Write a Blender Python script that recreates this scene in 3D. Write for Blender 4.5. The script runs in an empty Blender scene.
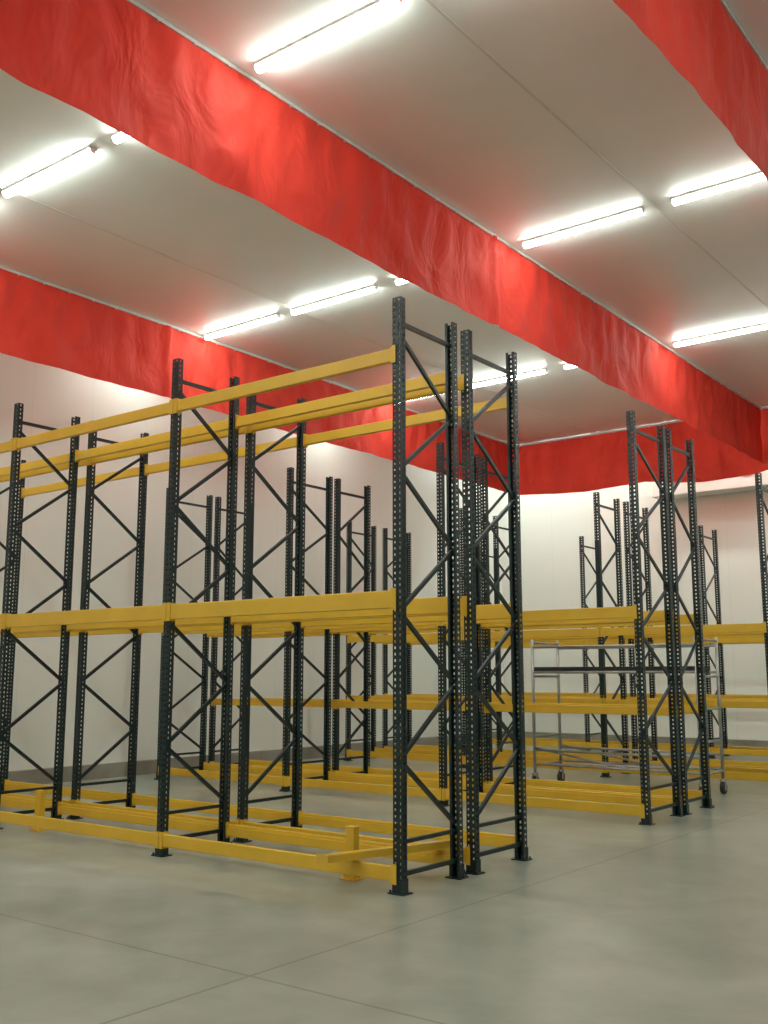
import bpy, bmesh, math, random
from mathutils import Vector, Matrix, noise
random.seed(4)
S=1.65
D=bpy.data
scn=bpy.context.scene
col=scn.collection
# ------------------------------------------------------------------ materials
def newmat(name):
    m=D.materials.new(name); m.use_nodes=True
    nt=m.node_tree; b=nt.nodes['Principled BSDF']
    return m,nt,b
def noisy(name,c1,c2,scale=4,rough=.5,metal=0,detail=6,spec=.5):
    m,nt,b=newmat(name); N=nt.nodes; L=nt.links
    tc=N.new('ShaderNodeTexCoord')
    n=N.new('ShaderNodeTexNoise'); n.inputs['Scale'].default_value=scale; n.inputs['Detail'].default_value=detail
    L.new(tc.outputs['Object'],n.inputs['Vector'])
    r=N.new('ShaderNodeValToRGB'); r.color_ramp.elements[0].position=.3; r.color_ramp.elements[1].position=.7
    r.color_ramp.elements[0].color=(*c1,1); r.color_ramp.elements[1].color=(*c2,1)
    L.new(n.outputs['Fac'],r.inputs[0]); L.new(r.outputs[0],b.inputs['Base Color'])
    b.inputs['Roughness'].default_value=rough; b.inputs['Metallic'].default_value=metal
    b.inputs['Specular IOR Level'].default_value=spec
    return m
M_up=noisy('upright_dark_paint',(.003,.014,.016),(.007,.022,.024),3,.34,spec=.45)
M_br=noisy('brace_dark_paint',(.003,.012,.014),(.006,.018,.020),3,.36,spec=.45)
M_ye=noisy('beam_yellow_paint',(.66,.39,.028),(.74,.45,.036),2.5,.34)
M_zn=noisy('zinc_steel',(.35,.36,.35),(.5,.5,.49),8,.4,.7)
M_rail=noisy('rail_grey',(.50,.50,.47),(.6,.6,.57),8,.45)
M_bk=noisy('black_plank',(.012,.014,.016),(.03,.03,.03),8,.6)
M_rub=noisy('caster_rubber',(.02,.02,.02),(.05,.05,.05),8,.7)
M_wh=noisy('white_enamel',(.78,.78,.74),(.84,.84,.80),3,.4)
M_ceil=noisy('ceiling_panel',(.79,.80,.77),(.84,.85,.82),.6,.26,spec=.5)
M_joint=noisy('panel_joint',(.58,.58,.54),(.66,.66,.62),3,.5)
M_curb=noisy('concrete_curb',(.24,.23,.19),(.34,.32,.27),3,.8)
M_gr=noisy('grille_grey',(.55,.56,.55),(.62,.63,.62),8,.5)
# lamp
M_lamp,nt,b=newmat('fluorescent_diffuser')
b.inputs['Base Color'].default_value=(.9,.9,.9,1)
b.inputs['Emission Color'].default_value=(.89,1,.91,1); b.inputs['Emission Strength'].default_value=52
# red fabric
M_red,nt,b=newmat('red_fabric'); N=nt.nodes; L=nt.links
tc=N.new('ShaderNodeTexCoord')
n=N.new('ShaderNodeTexNoise'); n.inputs['Scale'].default_value=1.2; n.inputs['Detail'].default_value=5; L.new(tc.outputs['Object'],n.inputs['Vector'])
r=N.new('ShaderNodeValToRGB'); r.color_ramp.elements[0].color=(.60,.038,.024,1); r.color_ramp.elements[1].color=(.72,.054,.034,1)
r.color_ramp.elements[0].position=.3; r.color_ramp.elements[1].position=.7
L.new(n.outputs['Fac'],r.inputs[0]); L.new(r.outputs[0],b.inputs['Base Color'])
b.inputs['Roughness'].default_value=.7; b.inputs['Specular IOR Level'].default_value=.22
n2=N.new('ShaderNodeTexNoise'); n2.inputs['Scale'].default_value=2.0; n2.inputs['Detail'].default_value=3.5; n2.inputs['Distortion'].default_value=.5
mp=N.new('ShaderNodeMapping'); mp.inputs['Scale'].default_value=(1,1,.6); mp.inputs['Rotation'].default_value=(.45,.2,0)
L.new(tc.outputs['Object'],mp.inputs[0]); L.new(mp.outputs[0],n2.inputs['Vector'])
bp=N.new('ShaderNodeBump'); bp.inputs['Strength'].default_value=1.0; bp.inputs['Distance'].default_value=.13
L.new(n2.outputs['Fac'],bp.inputs['Height']); L.new(bp.outputs[0],b.inputs['Normal'])
tr=N.new('ShaderNodeBsdfTranslucent'); L.new(r.outputs[0],tr.inputs[0])
mx=N.new('ShaderNodeMixShader'); mx.inputs[0].default_value=.12
L.new(b.outputs[0],mx.inputs[1]); L.new(tr.outputs[0],mx.inputs[2]); L.new(mx.outputs[0],N['Material Output'].inputs[0])
# wall: white sandwich panels with faint vertical joints
def wallmat(name,axis):
    m,nt,b=newmat(name); N=nt.nodes; L=nt.links
    tc=N.new('ShaderNodeTexCoord'); sp=N.new('ShaderNodeSeparateXYZ'); L.new(tc.outputs['Object'],sp.inputs[0])
    d=N.new('ShaderNodeMath'); d.operation='DIVIDE'; d.inputs[1].default_value=1.15; L.new(sp.outputs[axis],d.inputs[0])
    f=N.new('ShaderNodeMath'); f.operation='FRACT'; L.new(d.outputs[0],f.inputs[0])
    c=N.new('ShaderNodeMath'); c.operation='LESS_THAN'; c.inputs[1].default_value=.010; L.new(f.outputs[0],c.inputs[0])
    n=N.new('ShaderNodeTexNoise'); n.inputs['Scale'].default_value=.7; L.new(tc.outputs['Object'],n.inputs['Vector'])
    r=N.new('ShaderNodeValToRGB'); r.color_ramp.elements[0].color=(.84,.86,.81,1); r.color_ramp.elements[1].color=(.87,.89,.85,1)
    L.new(n.outputs['Fac'],r.inputs[0])
    mx=N.new('ShaderNodeMixRGB'); mx.inputs[2].default_value=(.79,.80,.75,1); L.new(c.outputs[0],mx.inputs[0]); L.new(r.outputs[0],mx.inputs[1])
    L.new(mx.outputs[0],b.inputs['Base Color']); b.inputs['Roughness'].default_value=.4
    return m
M_wx=wallmat('wall_panel_a',0); M_wy=wallmat('wall_panel_b',1)
# floor
M_fl,nt,b=newmat('polished_concrete'); N=nt.nodes; L=nt.links
tc=N.new('ShaderNodeTexCoord')
def ns(sc,de,dist=0,ro=.5):
    n=N.new('ShaderNodeTexNoise'); n.inputs['Scale'].default_value=sc; n.inputs['Detail'].default_value=de; n.inputs['Distortion'].default_value=dist; n.inputs['Roughness'].default_value=ro
    L.new(tc.outputs['Object'],n.inputs['Vector']); return n
a=ns(.6,5,.8); c=ns(2.6,5,.3,.55)
r=N.new('ShaderNodeValToRGB'); e=r.color_ramp.elements; e[0].position=.28; e[1].position=.72
e[0].color=(.235,.25,.205,1); e[1].color=(.385,.395,.34,1)
L.new(a.outputs['Fac'],r.inputs[0])
r2=N.new('ShaderNodeValToRGB'); e=r2.color_ramp.elements; e[0].position=.2; e[1].position=.8
e[0].color=(.80,.80,.78,1); e[1].color=(1.13,1.13,1.13,1)
L.new(c.outputs['Fac'],r2.inputs[0])
mu=N.new('ShaderNodeMixRGB'); mu.blend_type='MULTIPLY'; mu.inputs[0].default_value=1
L.new(r.outputs[0],mu.inputs[1]); L.new(r2.outputs[0],mu.inputs[2])
sp=N.new('ShaderNodeSeparateXYZ'); L.new(tc.outputs['Object'],sp.inputs[0])
def line(out,pos):
    s=N.new('ShaderNodeMath'); s.operation='SUBTRACT'; s.inputs[1].default_value=pos; L.new(out,s.inputs[0])
    m_=N.new('ShaderNodeMath'); m_.operation='PINGPONG'; m_.inputs[1].default_value=4.6; L.new(s.outputs[0],m_.inputs[0])
    l=N.new('ShaderNodeMath'); l.operation='LESS_THAN'; l.inputs[1].default_value=.011; L.new(m_.outputs[0],l.inputs[0]); return l
l1=line(sp.outputs[0],-2.58*S); l2=line(sp.outputs[1],2.62*S)
mxx=N.new('ShaderNodeMath'); mxx.operation='MAXIMUM'; L.new(l1.outputs[0],mxx.inputs[0]); L.new(l2.outputs[0],mxx.inputs[1])
sc_=N.new('ShaderNodeMath'); sc_.operation='MULTIPLY'; sc_.inputs[1].default_value=.6; L.new(mxx.outputs[0],sc_.inputs[0])
mj=N.new('ShaderNodeMixRGB'); mj.inputs[2].default_value=(.11,.10,.07,1); L.new(sc_.outputs[0],mj.inputs[0]); L.new(mu.outputs[0],mj.inputs[1])
L.new(mj.outputs[0],b.inputs['Base Color'])
b.inputs['Roughness'].default_value=.30
b.inputs['Specular IOR Level'].default_value=.5
# ------------------------------------------------------------------ mesh helpers
def bm_box(bm,c,s,mi=0,rot=None):
    vs=[]
    for dx in(-.5,.5):
        for dy in(-.5,.5):
            for dz in(-.5,.5):
                v=Vector((dx*s[0],dy*s[1],dz*s[2]))
                if rot is not None: v=rot@v
                vs.append(bm.verts.new(v+Vector(c)))
    for q in((0,1,3,2),(4,6,7,5),(0,4,5,1),(2,3,7,6),(0,2,6,4),(1,5,7,3)):
        f=bm.faces.new([vs[i] for i in q]); f.material_index=mi
def bm_bar(bm,p,q,w,d,mi=0,up=Vector((1,0,0))):
    p=Vector(p);q=Vector(q);z=(q-p); Ln=z.length; z.normalize()
    x=up-z*up.dot(z)
    if x.length<1e-4: x=Vector((0,1,0))-z*z.y
    x.normalize(); y=z.cross(x)
    R=Matrix((x,y,z)).transposed()
    bm_box(bm,(p+q)/2,(w,d,Ln),mi,R)
def bm_tube(bm,p,q,r,mi=0,n=10,cap=True):
    p=Vector(p);q=Vector(q);z=(q-p).normalized()
    x=Vector((1,0,0)) if abs(z.x)<.9 else Vector((0,1,0))
    x=(x-z*x.dot(z)).normalized(); y=z.cross(x)
    A=[];B=[]
    for i in range(n):
        a=2*math.pi*i/n; o=(x*math.cos(a)+y*math.sin(a))*r
        A.append(bm.verts.new(p+o));B.append(bm.verts.new(q+o))
    for i in range(n):
        j=(i+1)%n; f=bm.faces.new((A[i],A[j],B[j],B[i])); f.smooth=True; f.material_index=mi
    if cap:
        f=bm.faces.new(A[::-1]);f.material_index=mi; f=bm.faces.new(B);f.material_index=mi
def mesh(bm,name,mats):
    bmesh.ops.recalc_face_normals(bm,faces=bm.faces)
    me=D.meshes.new(name); bm.to_mesh(me); bm.free()
    for m in mats: me.materials.append(m)
    return me
def obj(name,me,parent=None,loc=(0,0,0),rotz=0):
    o=D.objects.new(name,me); col.objects.link(o); o.location=loc; o.rotation_euler=(0,0,rotz)
    if parent: o.parent=parent
    return o
# ------------------------------------------------------------------ room
K=3.4*S; CAM=S; HC=CAM+K
XL=-8.6*S; YE=14.4*S; XR=4.2*S; YB=-4.0*S
def shell(name,lo,hi,mat):
    # mesh kept in world metres so the procedural coordinates are world metres
    bm=bmesh.new(); c=[(a+b)/2 for a,b in zip(lo,hi)]; s=[b-a for a,b in zip(lo,hi)]
    bm_box(bm,c,s); return obj(name,mesh(bm,name,[mat]))
shell('floor',(XL-.2,YB-.2,-.2),(XR+.2,YE+.2,0),M_fl)
shell('ceiling',(XL-.2,YB-.2,HC),(XR+.2,YE+.2,HC+.2),M_ceil)
shell('wall_left',(XL-.2,YB-.2,0),(XL,YE+.2,HC),M_wy)
shell('wall_right',(XR,YB-.2,0),(XR+.2,YE+.2,HC),M_wy)
shell('wall_back',(XL,YE,0),(XR,YE+.2,HC),M_wx)
shell('wall_front',(XL,YB-.2,0),(XR,YB,HC),M_wx)
shell('baseboard_left',(XL,YB,0),(XL+.12,YE,.23),M_curb)
shell('baseboard_back',(XL+.12,YE-.12,0),(XR,YE,.23),M_curb)
shell('baseboard_right',(XR-.12,YB,0),(XR,YE-.12,.23),M_curb)
for i,x in enumerate((-1.83,-.79,-.10,.25,.6)):
    shell('trim_%d'%(i+1),(x*K-.014,YB,HC-.006),(x*K+.014,YE,HC),M_joint)
# ------------------------------------------------------------------ pallet racks
H=2.924*S; BX=1.679*S; X0=-2.963*S
UW=.088; UD=.066
def upright_mesh():
    bm=bmesh.new()
    pitch=.05; n=int(H/pitch)
    # front face is at y=-UD/2 ; open channel facing +y with small lips
    def strip(pf,us,holes):
        for k in range(n):
            z0=k*pitch; zs=[z0,z0+.014,z0+.036,z0+pitch]
            for a in range(len(us)-1):
                for c in range(3):
                    if a in holes and c==1: continue
                    P=[pf(us[a],zs[c]),pf(us[a+1],zs[c]),pf(us[a+1],zs[c+1]),pf(us[a],zs[c+1])]
                    bm.faces.new([bm.verts.new(p) for p in P])
    w=UW/2
    strip(lambda u,z:(u,-UD/2,z),[-w,-w+.012,-w+.030,w-.030,w-.012,w],(1,3))
    for s in(-1,1):
        strip(lambda v,z,s=s:(s*w,v,z),[-UD/2,-.010,.010,UD/2],(1,))
        bm.faces.new([bm.verts.new(p) for p in((s*w,UD/2,0),(s*(w-.022),UD/2,0),(s*(w-.022),UD/2,n*pitch),(s*w,UD/2,n*pitch))])
        bm.faces.new([bm.verts.new(p) for p in((s*(w-.022),UD/2,0),(s*(w-.022),UD/2-.015,0),(s*(w-.022),UD/2-.015,n*pitch),(s*(w-.022),UD/2,n*pitch))])
    bmesh.ops.remove_doubles(bm,verts=bm.verts,dist=.0004)
    # foot plate, gussets, bolts
    bm_box(bm,(0,0,.005),(.15,.13,.010))
    bm_box(bm,(-w-.004,0,.06),(.006,.075,.11)); bm_box(bm,(w+.004,0,.06),(.006,.075,.11)); bm_box(bm,(0,-UD/2-.004,.05),(.09,.006,.09))
    for s in(-1,1):
        bm_tube(bm,(s*.06,-.048,.008),(s*.06,-.048,.03),.009,0,6)
    return mesh(bm,'upright',[M_up])
ME_up=upright_mesh()
def brace_mesh(dep,flip):
    bm=bmesh.new(); y0=0; y1=dep
    zs=[.42+i*(H-.75)/7 for i in range(8)]
    a=UD/2-.012
    bm_bar(bm,(0,y0+a,.14),(0,y1-a,.14),.03,.035)
    bm_bar(bm,(0,y0+a,.38),(0,y1-a,.38),.03,.03)
    bm_bar(bm,(0,y0+a,H-.24),(0,y1-a,H-.24),.03,.035)
    for i in range(7):
        ya,yb=(y0+a,y1-a) if (i+flip)%2 else (y1-a,y0+a)
        bm_bar(bm,(.002*(i%2),ya,zs[i]+.02),(.002*(i%2),yb,zs[i+1]-.02),.026,.034)
        bm_tube(bm,(-UW/2-.004,yb,zs[i+1]-.02),(UW/2+.004,yb,zs[i+1]-.02),.010,0,6)
    return mesh(bm,'brace',[M_br])
def beam_mesh(h):
    bm=bmesh.new(); L_=BX-UW-.004; th=.05
    c=.006
    pr=[(-th/2+c,-h/2),(th/2-c,-h/2),(th/2,-h/2+c),(th/2,h/2-.03),(th/2-.018,h/2-.03),(th/2-.018,h/2-c),(th/2-.018-c,h/2),(-th/2+c,h/2),(-th/2,h/2-c),(-th/2,-h/2+c)]
    A=[bm.verts.new((-L_/2,y,z)) for y,z in pr]; B=[bm.verts.new((L_/2,y,z)) for y,z in pr]
    for i in range(len(pr)):
        j=(i+1)%len(pr); bm.faces.new((A[i],A[j],B[j],B[i]))
    bm.faces.new(A);bm.faces.new(B)
    for s in(-1,1):
        hh=max(h+.03,.15)
        bm_box(bm,(s*(L_/2-.004),.002,0),(.008,.062,hh))
        bm_box(bm,(s*(L_/2+.017),-th/2-.0075,0),(.05,.005,hh))
        bm_bar(bm,(s*(L_/2-.004),-th/2-.005,-h/2),(s*(L_/2-.004),-th/2-.005,h/2),.012,.012)
    return mesh(bm,'beam',[M_ye])
ME_b={}
def beam(h):
    if h not in ME_b: ME_b[h]=beam_mesh(h)
    return ME_b[h]
def rack(y1,y2,levels,ncol=4,dx=0,flip=0):
    e=D.objects.new('pallet_rack',None); col.objects.link(e); e.location=(0,0,0)
    bm_me=brace_mesh(y2-y1,flip)
    for i in range(ncol):
        x=X0-i*BX+dx
        obj('upright_%d_front'%(i+1),ME_up,e,(x,y1,0),0)
        obj('upright_%d_rear'%(i+1),ME_up,e,(x,y2,0),math.pi)
        obj('bracing_%d'%(i+1),bm_me,e,(x,y1,0))
    for z,h,fr,re,bays in levels:
        for b_ in range(ncol-1):
            if bays is not None and b_ not in bays: continue
            xc=X0-(b_+.5)*BX+dx
            off=UD/2-.025+.004
            if fr: obj('beam_front_%d_%d'%(z*100,b_+1),beam(h),e,(xc,y1-off,z),0)
            if re: obj('beam_rear_%d_%d'%(z*100,b_+1),beam(h),e,(xc,y2+off,z),math.pi)
    return e
lo=(.088*S,.115,1,1,None); mid=(1.372*S,.145,1,1,None); midc=(1.45*S,.135,1,1,None); top=(2.61*S,.115,1,1,None); low2=(.74*S,.105,1,1,None)
rack(3.990*S,4.468*S,[lo,mid,top])
rack(4.623*S,5.116*S,[lo,mid,top],flip=1)
rack(6.821*S,7.376*S,[lo,midc])
rack(7.500*S,7.968*S,[lo,midc,low2],flip=1)
rack(9.724*S,10.22*S,[lo,midc,low2])
rack(10.46*S,10.983*S,[lo,midc,low2],flip=1)
rack(12.728*S,13.229*S,[lo,midc,low2])
# loose beam laid across the two ground beams
def loose_beam(p,q,z,L_):
    bm=bmesh.new()
    h=.11;th=.05
    bm_box(bm,(0,0,0),(L_,th,h)); bm_box(bm,(0,th/2+.004,h/2-.02),(L_,.006,.03))
    for s in(-1,1): bm_box(bm,(s*L_/2,-.01,0),(.006,.09,.17)); 
    me=mesh(bm,'loose_beam',[M_ye]); o=obj('loose_beam',me)
    a=math.atan2(q[1]-p[1],q[0]-p[0]); o.rotation_euler=(math.pi/2,0,a)
    o.location=((p[0]+q[0])/2*S,(p[1]+q[1])/2*S,z)
    return o
loose_beam((-3.26,3.80),(-3.04,4.55),(.088*S+.058+.046),1.35)
def post(x,y):
    bm=bmesh.new()
    bm_box(bm,(0,0,.005),(.16,.14,.01)); bm_box(bm,(0,0,.21),(.09,.07,.40)); bm_box(bm,(.0,0,.415),(.10,.08,.01))
    bm_box(bm,(-.055,0,.03),(.012,.07,.05)); bm_box(bm,(.055,0,.03),(.012,.07,.05))
    obj('rack_guard_post',mesh(bm,'rack_guard_post',[M_ye]),loc=(x*S,y*S,0))
post(-3.36,4.12)
post(-6.04,4.14)
# ------------------------------------------------------------------ rolling scaffold
def scaffold():
    e=D.objects.new('rolling_scaffold',None); col.objects.link(e)
    x1,x2=-4.74*S,-3.18*S; y1,y2=8.46*S,8.96*S; Zt=1.34*S
    e.location=((x1+x2)/2,(y1+y2)/2,0); w=(x2-x1)/2; d=(y2-y1)/2
    bm=bmesh.new(); r=.024
    for sx in(-1,1):
        for sy in(-1,1): bm_tube(bm,(sx*w,sy*d,.20),(sx*w,sy*d,Zt),r)
        for z in(.32,.75,1.2,1.65,Zt-.05): bm_tube(bm,(sx*w,-d,z),(sx*w,d,z),r*.8)
    for sy in(-1,1):
        for z in(.34,.55,Zt-.12,Zt-.5): bm_tube(bm,(-w,sy*d,z),(w,sy*d,z),r*.8)
        bm_tube(bm,(-w,sy*d,.58),(w*.2,sy*d,.34),r*.7)
    bm_tube(bm,(-w,-d,.34),(w,d,.34),r*.7)
    obj('frame',mesh(bm,'frame',[M_zn]),e)
    bm=bmesh.new()
    bm_box(bm,(-.02,-.10,1.745),(2*w-.06,.62,.09))
    obj('deck',mesh(bm,'deck',[M_bk]),e)
    bm=bmesh.new()
    for sx in(-1,1):
        for sy in(-1,1):
            bm_tube(bm,(sx*w-.025,sy*d,.085),(sx*w+.025,sy*d,.085),.085,1,20)
            bm_box(bm,(sx*w-.033,sy*d,.13),(.006,.06,.15),0); bm_box(bm,(sx*w+.033,sy*d,.13),(.006,.06,.15),0); bm_box(bm,(sx*w,sy*d,.205),(.08,.08,.012),0)
    obj('casters',mesh(bm,'casters',[M_zn,M_rub]),e)
scaffold()
# ------------------------------------------------------------------ ceiling lights
def lamp_mesh():
    bm=bmesh.new(); L_=.293*K
    # white batten body
    bm_box(bm,(0,0,-.018),(L_,.098,.036),0)
    # rounded luminous diffuser beneath it
    n=13; prof=[(.050*math.cos(a),-.036-.052*math.sin(a)) for a in [math.pi*i/(n-1) for i in range(n)]]
    A=[bm.verts.new((-L_/2+.01,y,z)) for y,z in prof]; B=[bm.verts.new((L_/2-.01,y,z)) for y,z in prof]
    for i in range(n-1):
        f=bm.faces.new((A[i],A[i+1],B[i+1],B[i])); f.material_index=1; f.smooth=True
    f=bm.faces.new(A); f.material_index=1; f=bm.faces.new(B); f.material_index=1
    for s in(-1,1): bm_box(bm,(s*(L_/2-.004),0,-.045),(.006,.075,.055),0)
    return mesh(bm,'fluorescent_light',[M_wh,M_lamp])
ME_l=lamp_mesh()
for ky in(-.72,.20,1.10,1.98,2.89,4.02):
    for kx in(-2.36,-2.035,-1.69,-1.33,-.96,-.60,-.1,.35):  # first column: unseen lamps behind the left curtain, added to brighten the wall
        obj('fluorescent_light',ME_l,None,(kx*K,ky*K,HC-.001),0)
# ------------------------------------------------------------------ red curtains
def curtain(p,q,zt,zb,seed,amp=.03,sag=.03,seams=(),bill=0.0,swag=0.0):
    p=Vector((*p,0));q=Vector((*q,0)); Ln=(q-p).length; t=(q-p)/Ln; nrm=Vector((-t.y,t.x,0))
    nx=int(Ln/.045); nz=24
    bm=bmesh.new(); rows=[]
    for i in range(nx+1):
        s=i/nx*Ln; r_=[]
        hem=zb+sag*noise.noise(Vector((s*.3,seed,0)))*2+.005*noise.noise(Vector((s*2,seed,3)))
        hem-=swag*abs(math.sin(math.pi*s/3.3))
        for k in range(nz+1):
            v=k/nz
            z=zt+.02+(hem-zt-.02)*v
            g=v**.8*(1-.45*max(0,(v-.75)/.25))
            o=amp*g*(.8*noise.noise(Vector((s*.5+v*.3,seed*7.1,v*.7)))+1.4*noise.noise(Vector((s*1.7-v*1.9,seed*3.3,v*1.3)))+.6*noise.noise(Vector((s*3.6+v*2.6,seed*2.3,v*2))))
            o+=amp*.4*math.sin(2*math.pi*s/.42)*(1-v)**1.2*min(1,v*6)
            o+=bill*math.sin(math.pi*min(1,v*1.0))*(.6+noise.noise(Vector((s*.5,seed,9))))
            for sm in seams:
                dd=abs(s-sm)
                if dd<.09: o-=.05*(1-dd/.09)
            r_.append(bm.verts.new(p+t*s+nrm*o+Vector((0,0,z))))
        rows.append(r_)
    for i in range(nx):
        for k in range(nz):
            f=bm.faces.new((rows[i][k],rows[i+1][k],rows[i+1][k+1],rows[i][k+1])); f.smooth=True
    a=math.atan2(t.y,t.x); R=Matrix.Rotation(a,3,'Z')
    bm_box(bm,(p+q)/2+Vector((0,0,zt+.030)),(Ln,.03,.036),1,R)
    s=.1
    while s<Ln:
        c=p+t*s+Vector((0,0,zt+.015)); bm_box(bm,c,(.03,.04,.03),1,R); s+=.42
    return obj('red_curtain',mesh(bm,'red_curtain',[M_red,M_rail]))
zt=HC-.055; zb=CAM+.782*K
YC=3.82*K; Y0=YB+.3
curtain((-1.14*K,Y0),(-1.14*K,YC-.05),zt,zb,1.3,.065,.006,seams=(1.9*K-Y0,))
curtain((-2.2*K,Y0),(-2.2*K,YC-.05),zt,zb,5.7,.07,.008,seams=(1.85*K-Y0,))
curtain((-.44*K,Y0),(-.44*K,YC-.05),zt,zb,8.2,.045,.006)
curtain((-2.2*K,YC),(-.44*K,YC),zt,zb-.02,12.4,.13,.05,bill=-.16,swag=.14)
# ------------------------------------------------------------------ evaporator unit
def evap():
    e=D.objects.new('evaporator_unit',None); col.objects.link(e)
    x1,x2=-5.8*S,-4.1*S; z1,z2=3.62*S,4.12*S; w=x2-x1; h=z2-z1; d=.6
    e.location=((x1+x2)/2,YE-d/2-.01,(z1+z2)/2)
    bm=bmesh.new(); bm_box(bm,(0,0,0),(w,d,h)); bm_box(bm,(0,-.02,-h/2-.03),(w+.05,d,.05))
    for s in(-1,1): bm_box(bm,(s*w/2.4,0,h/2+.1),(.05,.4,.22))
    obj('casing',mesh(bm,'casing',[M_wh]),e)
    bm=bmesh.new()
    for i in range(3):
        cx=(i-1)*w/3.2; bm_tube(bm,(cx,-d/2-.04,.08),(cx,-d/2,.08),h*.32,0,24)
    obj('fan_grilles',mesh(bm,'fan_grilles',[M_gr]),e)
evap()
# ------------------------------------------------------------------ world + camera
w=D.worlds.new('World'); scn.world=w; w.use_nodes=True
w.node_tree.nodes['Background'].inputs[0].default_value=(.05,.05,.05,1)
cd=D.cameras.new('Camera'); co=D.objects.new('Camera',cd); col.objects.link(co); scn.camera=co
cd.sensor_fit='VERTICAL'; cd.sensor_height=36; cd.lens=36*1018.5/1024; cd.clip_end=200
co.location=(0,0,S); co.rotation_euler=(math.pi/2+.160,0,.654)
scn.view_settings.view_transform='Standard'
